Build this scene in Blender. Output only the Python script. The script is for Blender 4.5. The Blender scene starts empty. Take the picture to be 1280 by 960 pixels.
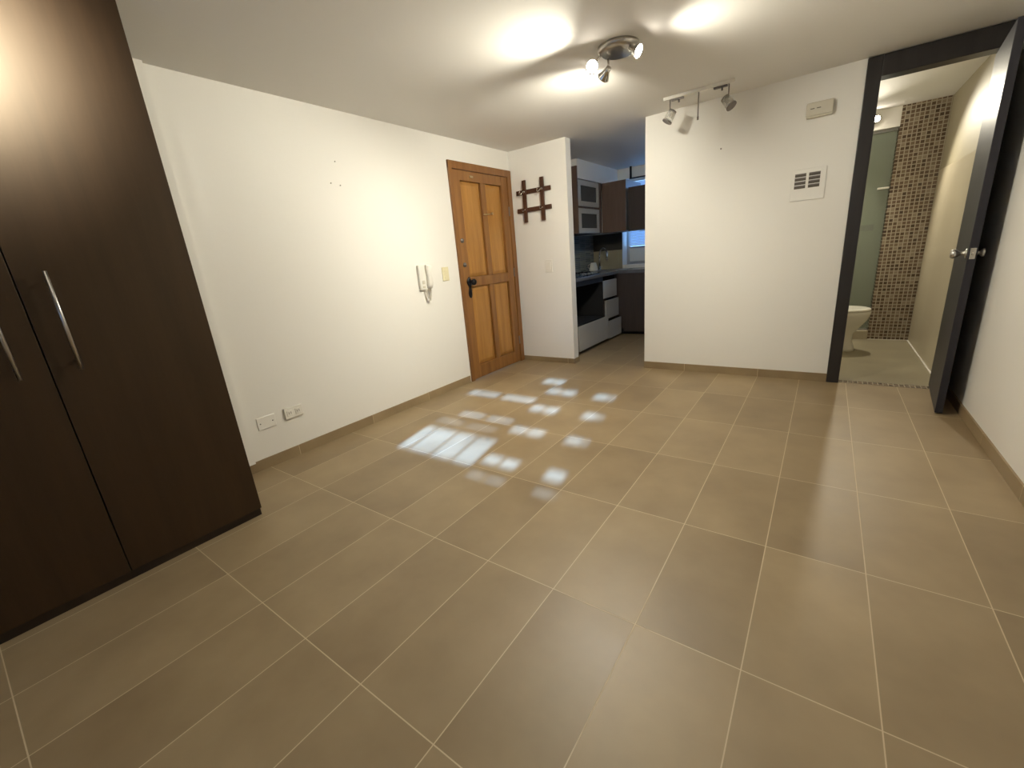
import bpy, bmesh, math, random
from mathutils import Vector, Matrix
random.seed(7)
PI = math.pi
sc = bpy.context.scene
COL = sc.collection

# ------------------------------------------------------------------ materials
def srgb(r, g, b):
    def c(v):
        v /= 255.0
        return v / 12.92 if v <= 0.04045 else ((v + 0.055) / 1.055) ** 2.4
    return (c(r), c(g), c(b), 1.0)

class NT:
    """small node-tree helper"""
    def __init__(self, name):
        self.m = bpy.data.materials.new(name)
        self.m.use_nodes = True
        self.t = self.m.node_tree
        self.b = self.t.nodes.get('Principled BSDF')
    def n(self, kind, **kw):
        nd = self.t.nodes.new(kind)
        for k, v in kw.items():
            setattr(nd, k, v)
        return nd
    def l(self, a, b):
        self.t.links.new(a, b)
    def val(self, sock, v):
        if isinstance(v, (int, float)):
            sock.default_value = v
        else:
            self.l(v, sock)
    def math(self, op, a, b=0.0, c=None):
        nd = self.n('ShaderNodeMath', operation=op)
        self.val(nd.inputs[0], a)
        self.val(nd.inputs[1], b)
        if c is not None:
            self.val(nd.inputs[2], c)
        return nd.outputs[0]
    def mix(self, f, a, b):
        nd = self.n('ShaderNodeMix', data_type='RGBA')
        self.val(nd.inputs[0], f)
        for s, v in ((nd.inputs[6], a), (nd.inputs[7], b)):
            if isinstance(v, tuple):
                s.default_value = v
            else:
                self.l(v, s)
        return nd.outputs[2]
    def xyz(self):
        g = self.n('ShaderNodeNewGeometry')
        s = self.n('ShaderNodeSeparateXYZ')
        self.l(g.outputs['Position'], s.inputs[0])
        return s.outputs[0], s.outputs[1], s.outputs[2], g.outputs['Position']
    def noise(self, vec, scale, detail=3.0, rough=0.5):
        nd = self.n('ShaderNodeTexNoise')
        nd.inputs['Scale'].default_value = scale
        nd.inputs['Detail'].default_value = detail
        nd.inputs['Roughness'].default_value = rough
        if vec is not None:
            self.l(vec, nd.inputs['Vector'])
        return nd.outputs['Fac']
    def scaled(self, vec, s):
        nd = self.n('ShaderNodeMapping')
        nd.inputs['Scale'].default_value = s
        self.l(vec, nd.inputs['Vector'])
        return nd.outputs[0]
    def bump(self, h, strength, dist=0.002):
        nd = self.n('ShaderNodeBump')
        nd.inputs['Strength'].default_value = strength
        nd.inputs['Distance'].default_value = dist
        self.l(h, nd.inputs['Height'])
        self.l(nd.outputs[0], self.b.inputs['Normal'])
    def set(self, **kw):
        for k, v in kw.items():
            self.b.inputs[k.replace('_', ' ')].default_value = v
        return self

def plain(name, col, rough=0.5, metal=0.0, bump=0.0, bscale=60.0, spec=0.5, var=0.0):
    t = NT(name)
    t.set(Base_Color=col, Roughness=rough, Metallic=metal)
    t.b.inputs['Specular IOR Level'].default_value = spec
    x, y, z, pos = t.xyz()
    if bump:
        t.bump(t.noise(pos, bscale, 4.0), bump)
    if var:
        f = t.noise(pos, 3.0, 3.0)
        d = tuple(c * (1 - var) for c in col[:3]) + (1.0,)
        t.l(t.mix(f, d, col), t.b.inputs['Base Color'])
    return t.m

def wood(name, dark, light, axis='z', rough=0.42, scale=9.0, bump=0.12):
    t = NT(name)
    x, y, z, pos = t.xyz()
    s = {'z': (6, 6, 0.45), 'y': (6, 0.45, 6), 'x': (0.45, 6, 6)}[axis]
    v = t.scaled(pos, s)
    a = t.noise(v, scale * 0.35, 5.0, 0.6)
    b = t.noise(v, scale * 2.2, 3.0, 0.6)
    f = t.math('ADD', t.math('MULTIPLY', a, 0.75), t.math('MULTIPLY', b, 0.25))
    r = t.n('ShaderNodeMapRange')
    r.inputs['From Min'].default_value = 0.32
    r.inputs['From Max'].default_value = 0.68
    t.l(f, r.inputs['Value'])
    t.l(t.mix(r.outputs[0], dark, light), t.b.inputs['Base Color'])
    t.b.inputs['Roughness'].default_value = rough
    t.bump(f, bump)
    return t.m

def cell(t, v, origin, size, grout):
    """returns (mask that is 1 on the joint, cell index)"""
    u = t.math('DIVIDE', t.math('SUBTRACT', v, origin), size)
    i = t.math('FLOOR', u)
    fr = t.math('SUBTRACT', u, i)
    e = t.math('MINIMUM', fr, t.math('SUBTRACT', 1.0, fr))
    return t.math('LESS_THAN', e, grout / size / 2.0), i

def combine(t, a, b, c=0.0):
    n = t.n('ShaderNodeCombineXYZ')
    for s, v in zip(n.inputs, (a, b, c)):
        t.val(s, v)
    return n.outputs[0]

def tiles(name, base, dark, grout_col, axes, origin, size, grout, rough=0.35, cellvar=0.3, mottling=3.0):
    t = NT(name)
    x, y, z, pos = t.xyz()
    ax = {'x': x, 'y': y, 'z': z}
    ma, ia = cell(t, ax[axes[0]], origin[0], size[0], grout)
    mb, ib = cell(t, ax[axes[1]], origin[1], size[1], grout)
    m = t.math('MAXIMUM', ma, mb)
    wn = t.n('ShaderNodeTexWhiteNoise', noise_dimensions='3D')
    t.l(combine(t, ia, ib, 3.3), wn.inputs['Vector'])
    off = t.n('ShaderNodeVectorMath', operation='MULTIPLY_ADD')
    t.l(wn.outputs['Color'], off.inputs[0])
    off.inputs[1].default_value = (7, 7, 7)
    t.l(pos, off.inputs[2])
    n1 = t.noise(off.outputs[0], mottling, 4.0, 0.55)
    n1 = t.math('MULTIPLY', t.math('SUBTRACT', n1, 0.35), 2.2)
    f = t.math('ADD', t.math('MULTIPLY', n1, 1 - cellvar), t.math('MULTIPLY', wn.outputs['Value'], cellvar))
    f = t.math('MINIMUM', t.math('MAXIMUM', f, 0.0), 1.0)
    c = t.mix(f, dark, base)
    t.l(t.mix(m, c, grout_col), t.b.inputs['Base Color'])
    r = t.math('ADD', rough, t.math('MULTIPLY', m, 0.3))
    r2 = t.math('ADD', r, t.math('MULTIPLY', n1, 0.08))
    t.l(r2, t.b.inputs['Roughness'])
    t.bump(t.math('SUBTRACT', 1.0, m), 0.25, 0.001)
    return t.m

def mosaic(name, axes, size, grout, cols, grout_col, origin=(0, 0), rough=0.25):
    t = NT(name)
    x, y, z, pos = t.xyz()
    ax = {'x': x, 'y': y, 'z': z}
    ma, ia = cell(t, ax[axes[0]], origin[0], size[0], grout)
    mb, ib = cell(t, ax[axes[1]], origin[1], size[1], grout)
    m = t.math('MAXIMUM', ma, mb)
    wn = t.n('ShaderNodeTexWhiteNoise', noise_dimensions='3D')
    t.l(combine(t, ia, ib, 1.7), wn.inputs['Vector'])
    cr = t.n('ShaderNodeValToRGB')
    cr.color_ramp.interpolation = 'CONSTANT'
    el = cr.color_ramp.elements
    while len(el) < len(cols):
        el.new(0.5)
    for k, c in enumerate(cols):
        el[k].position = k / len(cols)
        el[k].color = c
    t.l(wn.outputs['Value'], cr.inputs[0])
    t.l(t.mix(m, cr.outputs[0], grout_col), t.b.inputs['Base Color'])
    t.l(t.math('ADD', rough, t.math('MULTIPLY', m, 0.5)), t.b.inputs['Roughness'])
    t.bump(t.math('SUBTRACT', 1.0, m), 0.3, 0.0015)
    return t.m

def emit(name, col, strength):
    t = NT(name)
    t.set(Base_Color=col, Roughness=0.4)
    t.b.inputs['Emission Color'].default_value = col
    t.b.inputs['Emission Strength'].default_value = strength
    return t.m

def glass(name, col, rough=0.02, alpha=0.25, spec=0.5):
    t = NT(name)
    t.set(Base_Color=col, Roughness=rough)
    t.b.inputs['Alpha'].default_value = alpha
    t.b.inputs['Specular IOR Level'].default_value = spec
    return t.m

M = {}
M['wall'] = plain('white_wall_paint', (0.80, 0.785, 0.74, 1), 0.6, bump=0.06, bscale=90)
M['ceiling'] = plain('ceiling_paint', (0.78, 0.765, 0.73, 1), 0.75, bump=0.05, bscale=70)
M['trim'] = plain('white_trim_paint', (0.66, 0.62, 0.60, 1), 0.5, bump=0.03)
TX, TY, OX, OY = 0.30, 0.60, 1.7905, 0.4217
FB, FD, FG = (0.390, 0.295, 0.172, 1), (0.235, 0.168, 0.092, 1), (0.56, 0.455, 0.305, 1)
M['floor'] = tiles('beige_floor_tile', FB, FD, FG, 'xy', (OX, OY), (TX, TY), 0.0032, rough=0.42, cellvar=0.35)
M['base_x'] = tiles('baseboard_tile_left', FB, FD, FG, 'yz', (OY + 0.2, -1.0), (0.6, 3.0), 0.003, rough=0.38)
M['base_y'] = tiles('baseboard_tile_far', FB, FD, FG, 'xz', (OX, -1.0), (0.6, 3.0), 0.003, rough=0.38)
M['bath_floor'] = tiles('bathroom_floor_tile', (0.36, 0.32, 0.22, 1), (0.24, 0.205, 0.135, 1), (0.42, 0.37, 0.26, 1), 'xy', (2.945, 4.08), (0.6, 0.6), 0.003, rough=0.32)
M['bath_wall'] = tiles('bathroom_wall_tile', (0.50, 0.445, 0.33, 1), (0.45, 0.395, 0.29, 1), (0.55, 0.50, 0.40, 1), 'yz', (4.0, 0.33), (0.6, 0.6), 0.0025, rough=0.3, mottling=2.0)
M['bath_paint'] = plain('beige_bathroom_paint', (0.34, 0.30, 0.205, 1), 0.55, bump=0.04)
M['shower_wall'] = tiles('shower_wall_tile', (0.47, 0.46, 0.37, 1), (0.41, 0.40, 0.32, 1), (0.34, 0.33, 0.26, 1), 'xz', (2.4, 0.0), (0.3, 0.6), 0.003, rough=0.3)
B1, B2, B3, B4, B5 = (0.115, 0.075, 0.048, 1), (0.165, 0.112, 0.076, 1), (0.22, 0.16, 0.11, 1), (0.31, 0.25, 0.19, 1), (0.085, 0.055, 0.036, 1)
M['mosaic'] = mosaic('brown_glass_mosaic', 'xz', (0.0335, 0.0335), 0.0075, [B1, B3, B2, B4, B3, B5, B2, B1, B2], (0.45, 0.40, 0.31, 1), (3.205, 0.0))
M['threshold'] = mosaic('threshold_mosaic', 'xy', (0.030, 0.030), 0.006, [B1, B5, B5, B2, B3, B1], (0.30, 0.26, 0.19, 1), (2.945, 4.01))
M['strip_tile'] = mosaic('strip_glass_tile', 'yz', (0.17, 0.026), 0.004,
                         [(0.13, 0.16, 0.16, 1), (0.18, 0.21, 0.20, 1), (0.22, 0.25, 0.23, 1), (0.16, 0.19, 0.21, 1)], (0.26, 0.27, 0.25, 1), (4.0, 0.87), rough=0.12)
M['wenge'] = wood('dark_wenge_laminate', (0.021, 0.0105, 0.0045, 1), (0.034, 0.0175, 0.0078, 1), 'z', rough=0.44, bump=0.06)
M['wenge'].node_tree.nodes['Principled BSDF'].inputs['Specular Tint'].default_value = (1.0, 0.86, 0.68, 1.0)
M['wenge'].node_tree.nodes['Principled BSDF'].inputs['Specular IOR Level'].default_value = 0.55
M['wenge_edge'] = wood('dark_wenge_edge', (0.020, 0.011, 0.006, 1), (0.032, 0.018, 0.010, 1), 'z', rough=0.5)
M['brown_lam'] = wood('brown_laminate', (0.105, 0.062, 0.044, 1), (0.155, 0.095, 0.068, 1), 'z', rough=0.45, bump=0.05)
M['dark_lam'] = wood('dark_brown_laminate', (0.045, 0.032, 0.026, 1), (0.065, 0.046, 0.038, 1), 'z', rough=0.45, bump=0.05)
M['door_rail'] = wood('stained_door_rail_wood', (0.185, 0.078, 0.020, 1), (0.315, 0.148, 0.042, 1), 'z', rough=0.38)
M['door_panel'] = wood('stained_door_panel_wood', (0.31, 0.140, 0.028, 1), (0.47, 0.235, 0.058, 1), 'z', rough=0.38)
M['door_frame'] = wood('stained_door_frame_wood', (0.175, 0.072, 0.018, 1), (0.275, 0.125, 0.036, 1), 'z', rough=0.42)
M['iron'] = plain('black_iron', (0.012, 0.012, 0.015, 1), 0.38, 0.6, bump=0.1, bscale=200)
M['steel'] = plain('brushed_steel', (0.55, 0.53, 0.50, 1), 0.30, 1.0, bump=0.03, bscale=300)
M['chrome'] = plain('polished_chrome', (0.78, 0.77, 0.75, 1), 0.10, 1.0)
M['dull_metal'] = plain('dull_grey_metal', (0.22, 0.20, 0.19, 1), 0.45, 0.7, bump=0.05)
M['brass'] = plain('pale_brass', (0.78, 0.62, 0.36, 1), 0.3, 1.0)
M['white_plastic'] = plain('white_plastic', (0.78, 0.76, 0.70, 1), 0.35)
M['cream_plastic'] = plain('cream_plastic', (0.74, 0.68, 0.46, 1), 0.35)
M['beige_plastic'] = plain('aged_beige_plastic', (0.60, 0.565, 0.47, 1), 0.4)
M['black_void'] = plain('black_interior', (0.012, 0.012, 0.014, 1), 0.7)
M['slot_dark'] = plain('grey_slot_interior', (0.10, 0.085, 0.065, 1), 0.6)
M['rack'] = wood('dark_stained_rack_wood', (0.040, 0.014, 0.006, 1), (0.085, 0.032, 0.014, 1), 'x', rough=0.45)
M['bath_frame'] = wood('charcoal_door_frame', (0.016, 0.0135, 0.0135, 1), (0.028, 0.024, 0.024, 1), 'z', rough=0.38, bump=0.06)
M['bath_leaf'] = wood('charcoal_blue_door_leaf', (0.022, 0.021, 0.027, 1), (0.036, 0.034, 0.042, 1), 'z', rough=0.40, bump=0.06)
M['bath_leaf'].node_tree.nodes['Principled BSDF'].inputs['Specular IOR Level'].default_value = 0.25
M['white_lam'] = plain('white_laminate', (0.46, 0.445, 0.41, 1), 0.35, var=0.04)
M['cab_glass'] = plain('dark_cabinet_glass', (0.055, 0.062, 0.065, 1), 0.12)
M['counter'] = plain('grey_granite_worktop', (0.165, 0.165, 0.17, 1), 0.16, var=0.35, bump=0.02, bscale=250)
M['black_glass'] = plain('black_glass', (0.01, 0.01, 0.011, 1), 0.1)
M['beige_tile'] = tiles('beige_backsplash_tile', (0.40, 0.36, 0.24, 1), (0.34, 0.30, 0.20, 1), (0.45, 0.41, 0.30, 1), 'xz', (0.0, 0.87), (0.3, 0.3), 0.003, rough=0.3)
M['brown_band'] = plain('dark_brown_band', (0.060, 0.052, 0.042, 1), 0.4, var=0.1)
M['ceramic'] = plain('white_ceramic', (0.74, 0.72, 0.64, 1), 0.12)
M['shower_glass'] = glass('green_shower_glass', (0.40, 0.46, 0.38, 1), 0.05, 0.42)
M['cup_glass'] = glass('smoky_lamp_glass', (0.72, 0.70, 0.64, 1), 0.12, 0.30)
M['window_glass'] = glass('clear_window_glass', (0.75, 0.85, 0.95, 1), 0.02, 0.10)
M['frosted'] = plain('frosted_lower_pane', (0.62, 0.60, 0.54, 1), 0.5)
M['blind'] = plain('pale_blue_blind', (0.62, 0.70, 0.80, 1), 0.5)
M['alu'] = plain('grey_aluminium', (0.42, 0.42, 0.42, 1), 0.35, 0.8)
M['gobo'] = plain('dark_gobo_metal', (0.05, 0.05, 0.05, 1), 0.6)  # for the added, unseen slotted sheet that shapes the sun patches
M['lamp_on'] = emit('lit_halogen_lens', (1.0, 0.92, 0.80, 1), 60.0)
M['lamp_on_bath'] = emit('lit_bathroom_bulb', (1.0, 0.90, 0.76, 1), 45.0)
M['cord'] = plain('white_cord', (0.70, 0.67, 0.60, 1), 0.45)

# ------------------------------------------------------------------ mesh helpers
class MB:
    def __init__(self):
        self.bm = bmesh.new()
    def box(self, x0, x1, y0, y1, z0, z1, bevel=0.0, seg=2):
        if x1 < x0: x0, x1 = x1, x0
        if y1 < y0: y0, y1 = y1, y0
        if z1 < z0: z0, z1 = z1, z0
        r = bmesh.ops.create_cube(self.bm, size=1.0)
        vs = r['verts']
        for v in vs:
            v.co = Vector(((x0 + x1) / 2 + v.co.x * (x1 - x0), (y0 + y1) / 2 + v.co.y * (y1 - y0), (z0 + z1) / 2 + v.co.z * (z1 - z0)))
        if bevel > 0:
            es = list({e for v in vs for e in v.link_edges})
            bmesh.ops.bevel(self.bm, geom=es, offset=bevel, segments=seg, affect='EDGES', profile=0.5, clamp_overlap=True)
        return self
    def tube(self, pts, r, n=10, caps=True):
        pts = [Vector(p) for p in pts]
        rs = r if isinstance(r, (list, tuple)) else [r] * len(pts)
        rings = []
        up = None
        for i, p in enumerate(pts):
            if i == 0: d = pts[1] - p
            elif i == len(pts) - 1: d = p - pts[i - 1]
            else: d = pts[i + 1] - pts[i - 1]
            d.normalize()
            if up is None:
                a = Vector((0, 0, 1)) if abs(d.z) < 0.9 else Vector((1, 0, 0))
                u = d.cross(a).normalized()
            else:
                u = (up - d * up.dot(d))
                u = u.normalized() if u.length > 1e-6 else d.orthogonal().normalized()
            up = u
            w = d.cross(u).normalized()
            rings.append([self.bm.verts.new(p + (u * math.cos(2 * PI * k / n) + w * math.sin(2 * PI * k / n)) * rs[i]) for k in range(n)])
        for a, b in zip(rings, rings[1:]):
            for k in range(n):
                f = self.bm.faces.new((a[k], a[(k + 1) % n], b[(k + 1) % n], b[k]))
                f.smooth = True
        if caps:
            self.bm.faces.new(list(reversed(rings[0])))
            self.bm.faces.new(rings[-1])
        return self
    def lathe(self, prof, origin=(0, 0, 0), axis=(0, 0, 1), n=24):
        """prof: (radius, height) pairs along the axis"""
        q = Vector((0, 0, 1)).rotation_difference(Vector(axis).normalized())
        o = Vector(origin)
        rings = []
        for r, h in prof:
            if r < 1e-6:
                rings.append([self.bm.verts.new(o + q @ Vector((0, 0, h)))])
            else:
                rings.append([self.bm.verts.new(o + q @ Vector((r * math.cos(2 * PI * k / n), r * math.sin(2 * PI * k / n), h))) for k in range(n)])
        for a, b in zip(rings, rings[1:]):
            if len(a) == 1 and len(b) == 1:
                continue
            for k in range(n):
                k2 = (k + 1) % n
                if len(a) == 1: f = self.bm.faces.new((a[0], b[k2], b[k]))
                elif len(b) == 1: f = self.bm.faces.new((a[k], a[k2], b[0]))
                else: f = self.bm.faces.new((a[k], a[k2], b[k2], b[k]))
                f.smooth = True
        for rg, rev in ((rings[0], True), (rings[-1], False)):
            if len(rg) > 1:
                self.bm.faces.new(list(reversed(rg)) if rev else rg)
        return self
    def loft(self, rings, caps=True):
        vr = [[self.bm.verts.new(Vector(p)) for p in r] for r in rings]
        n = len(vr[0])
        for a, b in zip(vr, vr[1:]):
            for k in range(n):
                f = self.bm.faces.new((a[k], a[(k + 1) % n], b[(k + 1) % n], b[k]))
                f.smooth = True
        if caps:
            self.bm.faces.new(list(reversed(vr[0])))
            self.bm.faces.new(vr[-1])
        return self
    def prism(self, poly, z0, z1):
        a = [self.bm.verts.new((x, y, z0)) for x, y in poly]
        b = [self.bm.verts.new((x, y, z1)) for x, y in poly]
        n = len(poly)
        for k in range(n):
            self.bm.faces.new((a[k], a[(k + 1) % n], b[(k + 1) % n], b[k]))
        self.bm.faces.new(list(reversed(a)))
        self.bm.faces.new(b)
        return self
    def xform(self, mat):
        bmesh.ops.transform(self.bm, matrix=mat, verts=self.bm.verts)
        return self
    def build(self, name, mat, parent=None):
        bmesh.ops.recalc_face_normals(self.bm, faces=self.bm.faces)
        me = bpy.data.meshes.new(name)
        self.bm.to_mesh(me)
        self.bm.free()
        me.materials.append(mat)
        o = bpy.data.objects.new(name, me)
        COL.objects.link(o)
        if parent is not None:
            o.parent = parent
            o.matrix_parent_inverse = world(parent).inverted()
        return o

def world(o):
    m = o.matrix_basis
    if o.parent:
        return world(o.parent) @ o.matrix_parent_inverse @ m
    return m

def tag(o, label=None, cat=None, group=None, kind=None):
    if label: o['label'] = label
    if cat: o['category'] = cat
    if group: o['group'] = group
    if kind: o['kind'] = kind
    return o

def thing(name, label, cat, loc, group=None, kind=None):
    o = bpy.data.objects.new(name, None)
    o.empty_display_size = 0.05
    COL.objects.link(o)
    o.location = loc
    return tag(o, label, cat, group, kind)

def struct(name, mb, mat, label=None, cat=None):
    return tag(mb.build(name, mat), label, cat, None, 'structure')

def wall_y(mb, x0, x1, y0, y1, z0, z1, holes):
    """wall slab spanning y and z with rectangular holes (ya, yb, za, zb)"""
    holes = sorted(holes)
    y = y0
    for ya, yb, za, zb in holes:
        if ya > y: mb.box(x0, x1, y, ya, z0, z1)
        if za > z0: mb.box(x0, x1, ya, yb, z0, za)
        if zb < z1: mb.box(x0, x1, ya, yb, zb, z1)
        y = yb
    if y < y1: mb.box(x0, x1, y, y1, z0, z1)
    return mb

def wall_x(mb, x0, x1, y0, y1, z0, z1, holes):
    holes = sorted(holes)
    x = x0
    for xa, xb, za, zb in holes:
        if xa > x: mb.box(x, xa, y0, y1, z0, z1)
        if za > z0: mb.box(xa, xb, y0, y1, z0, za)
        if zb < z1: mb.box(xa, xb, y0, y1, zb, z1)
        x = xb
    if x < x1: mb.box(x, x1, y0, y1, z0, z1)
    return mb

# ------------------------------------------------------------------ setting
H = 2.195          # ceiling
DA, DB, W = 3.96, 4.01, 3.5375
YB = -1.30         # wall behind the camera
KL, KB, KR = -0.10, 6.16, 2.30   # kitchen left, far, right
BL, BR = 2.40, 3.545             # bathroom left, right
XA = 0.665         # end of the wall beside the front door
XB0, XJ = 1.41, 2.866            # far wall span
BH = 0.066

struct('floor', MB().box(-0.25, 3.70, YB - 0.1, 4.01, -0.1, 0).box(-0.25, 2.35, 4.01, 6.45, -0.1, 0), M['floor'], 'beige tiled floor of the living room and kitchen', 'floor')
struct('floor_bathroom', MB().box(2.35, 3.70, 4.08, 6.85, -0.1, 0.0), M['bath_floor'], 'greenish beige tiled bathroom floor', 'floor')
struct('ceiling', MB().box(-0.25, 3.70, YB - 0.1, 6.85, H, H + 0.1), M['ceiling'], 'plain off-white ceiling', 'ceiling')
DY0, DY1, DZ = 3.03, 3.935, 1.985   # front door opening
struct('wall_left', wall_y(MB(), -0.15, 0, YB - 0.1, 4.06, 0, H, [(DY0, DY1, 0, DZ)]), M['wall'], 'long white wall on the left with the wooden door', 'wall')
struct('wall_far_left', MB().box(0, XA, DA, 4.06, 0, H), M['wall'], 'short white wall with the coat rack', 'wall')
struct('wall_far', MB().box(XB0, XJ + 0.002, DB, 4.11, 0, H), M['wall'], 'white wall between the kitchen opening and bathroom door', 'wall')
struct('wall_right', MB().box(W, W + 0.12, YB - 0.1, 4.0, 0, H), M['wall'], 'white wall on the right beside the open bathroom door', 'wall')
WX0, WX1, WZ0, WZ1 = 0.95, 2.45, 0.95, 2.12
struct('wall_back', wall_x(MB(), -0.15, W + 0.12, YB - 0.1, YB, 0, H, [(WX0, WX1, WZ0, WZ1)]), M['wall'], 'white wall behind the camera with a window', 'wall')
# kitchen shell
struct('wall_kitchen_left', MB().box(KL - 0.1, KL, 4.06, KB + 0.25, 0, H), M['wall'], 'kitchen side wall behind the worktop', 'wall')
KWX0, KWX1, KWZ0, KWZ1 = 0.36, 1.75, 0.915, 2.06
struct('wall_kitchen_far', wall_x(MB(), KL, KR, KB, KB + 0.25, 0, H, [(KWX0, KWX1, KWZ0, KWZ1)]), M['wall'], 'far kitchen wall with the window', 'wall')
struct('wall_kitchen_right', MB().box(KR, BL, 4.11, 6.85, 0, H), M['wall'], 'wall between kitchen and bathroom', 'wall')
struct('trim_kitchen_soffit', MB().box(KL, 0.298, 4.922, KB, 1.985, H), M['wall'], 'white boxed soffit above the glass-front cabinet', 'soffit')
# bathroom shell
struct('wall_bathroom_right', MB().box(BR, BR + 0.1, 4.11, 6.85, 0, H), M['bath_paint'], 'beige painted bathroom side wall above the tiling', 'wall')
struct('trim_bathroom_tiling', MB().box(BR - 0.008, BR, 4.122, 5.779, 0, 1.59), M['bath_wall'], 'beige tiling on the lower part of the bathroom side wall', 'tiling')
struct('wall_bathroom_far', MB().box(BL, BR, 6.75, 6.85, 0, H), M['shower_wall'], 'tiled wall at the back of the shower', 'wall')
struct('wall_bathroom_pillar', MB().box(3.212, BR, 5.78, 5.90, 0, H), M['mosaic'], 'pillar covered in small brown mosaic tiles', 'wall')
struct('trim_shower_lintel', MB().box(BL, 3.212, 5.78, 5.90, 2.025, H), M['wall'], 'white lintel over the shower', 'lintel')
struct('trim_shower_curb', MB().box(BL, 3.212, 5.78, 5.90, 0, 0.09, 0.004), M['bath_wall'], 'low tiled curb of the shower', 'curb')
struct('trim_bathroom_caulk', MB().box(BR - 0.016, BR - 0.008, 4.122, 5.779, 0, 0.006).box(3.215, BR - 0.008, 5.774, 5.78, 0, 0.006), M['white_plastic'], 'white caulk line along the bathroom floor', 'trim')
struct('trim_threshold', MB().box(2.945, 3.505, 4.01, 4.08, -0.05, 0.003), M['threshold'], 'mosaic strip across the bathroom threshold', 'threshold')
# baseboards
struct('baseboard_left', MB().box(0, 0.009, 0.72, DY0 - 0.035, 0, BH), M['base_x'], 'tile baseboard along the left wall', 'baseboard')
struct('baseboard_far_left', MB().box(0.0, XA, DA - 0.009, DA, 0, BH * 0.8).box(XA, XA + 0.009, DA - 0.009, 4.06, 0, BH * 0.8), M['base_y'], 'tile baseboard under the coat rack', 'baseboard')
struct('baseboard_far', MB().box(XB0, XJ, DB - 0.009, DB, 0, BH), M['base_y'], 'tile baseboard along the far wall', 'baseboard')
struct('baseboard_right', MB().box(W - 0.009, W, YB, 3.99, 0, BH), M['base_x'], 'tile baseboard along the right wall', 'baseboard')
struct('trim_wardrobe_side', MB().box(0, 0.03, 0.722, 0.935, BH, H), M['wall'], 'white trim strip between wardrobe and left wall', 'trim')

# ------------------------------------------------------------------ front door (wooden)
d1 = thing('door_1', 'closed orange-brown wooden panel door in the left wall', 'door', (0, (DY0 + DY1) / 2, 0), kind='structure')
fr = MB()
fr.box(-0.10, 0.018, DY0 - 0.018, DY0 + 0.03, 0, DZ + 0.03, 0.004)
fr.box(-0.10, 0.018, DY1 - 0.045, DY1 + 0.02, 0, DZ + 0.03, 0.004)
fr.box(-0.10, 0.0175, DY0 - 0.018, DY1 + 0.02, DZ - 0.035, DZ + 0.03, 0.004)
fr.build('door_frame', M['door_frame'], d1)
ly0, ly1, lz0, lz1 = DY0 + 0.032, DY1 - 0.047, 0.006, DZ - 0.037
PY = [(3.158, 3.452), (3.522, 3.786)]
PZ = [(0.135, 0.915), (1.005, 1.862)]
leaf = MB()
ys = [ly0, PY[0][0], PY[0][1], PY[1][0], PY[1][1], ly1]
X0, X1 = -0.040, 0.006
leaf.box(X0, X1, ys[0], ys[1], lz0, lz1, 0.003)
leaf.box(X0, X1, ys[4], ys[5], lz0, lz1, 0.003)
leaf.box(X0, X1 - 0.001, ys[1], ys[4], lz0, PZ[0][0], 0.003)
leaf.box(X0, X1 - 0.001, ys[1], ys[4], PZ[0][1], PZ[1][0], 0.003)
leaf.box(X0, X1 - 0.001, ys[1], ys[4], PZ[1][1], lz1, 0.003)
for za, zb in PZ:
    leaf.box(X0, X1 - 0.002, ys[2], ys[3], za, zb, 0.003)
lf = leaf.build('door_leaf', M['door_rail'], d1)
for ya, yb in PY:
    for za, zb in PZ:
        b = MB()
        # raised and fielded panel: bevelled border, flat field
        a = [(-0.024, ya, za), (-0.024, yb, za), (-0.024, yb, zb), (-0.024, ya, zb)]
        c = [(-0.018, ya + 0.004, za + 0.004), (-0.018, yb - 0.004, za + 0.004), (-0.018, yb - 0.004, zb - 0.004), (-0.018, ya + 0.004, zb - 0.004)]
        m = 0.035
        e = [(-0.008, ya + m, za + m), (-0.008, yb - m, za + m), (-0.008, yb - m, zb - m), (-0.008, ya + m, zb - m)]
        b.loft([a, c, e])
        for f in b.bm.faces: f.smooth = False
        b.build('panel', M['door_panel'], lf)
# black iron lever handle on a long shaped plate
pl = MB()
hy = 3.135
prof = [(0.815, 0.012), (0.835, 0.024), (0.862, 0.028), (0.888, 0.020), (0.905, 0.013), (0.925, 0.018), (0.945, 0.030), (0.965, 0.034), (0.985, 0.028), (1.000, 0.014), (1.010, 0.006)]
rings = []
for z, hw in prof:
    rings.append([(0.006, hy - hw, z), (0.014, hy - hw * 0.8, z), (0.018, hy, z), (0.014, hy + hw * 0.8, z), (0.006, hy + hw, z)])
pl.loft(rings)
hp = pl.build('handle_plate', M['iron'], lf)
MB().lathe([(0.011, 0), (0.011, 0.022), (0.022, 0.030), (0.030, 0.044), (0.030, 0.056), (0.020, 0.068), (0, 0.071)], (0.016, hy, 0.962), (1, 0, 0), 20).build('handle_knob', M['iron'], lf)
for z in (1.342, 1.125):
    MB().lathe([(0.021, 0), (0.021, 0.006), (0.017, 0.012), (0.010, 0.014), (0.010, 0.018), (0, 0.018)], (0.006, 3.096, z), (1, 0, 0), 18).build('lock_cylinder', M['dull_metal'], lf)
ch = MB().box(0.004, 0.010, 3.455, 3.50, 1.575, 1.587, 0.002).tube([(0.012, 3.49, 1.58), (0.016, 3.53, 1.584), (0.014, 3.565, 1.586), (0.01, 3.60, 1.59)], 0.0045, 8)
ch.box(0.004, 0.012, 3.585, 3.612, 1.578, 1.602, 0.002)
ch.build('door_chain', M['brass'], lf)
MB().box(0.004, 0.014, 3.295, 3.345, 1.893, 1.912, 0.003).build('top_bolt', M['brass'], lf)
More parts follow.
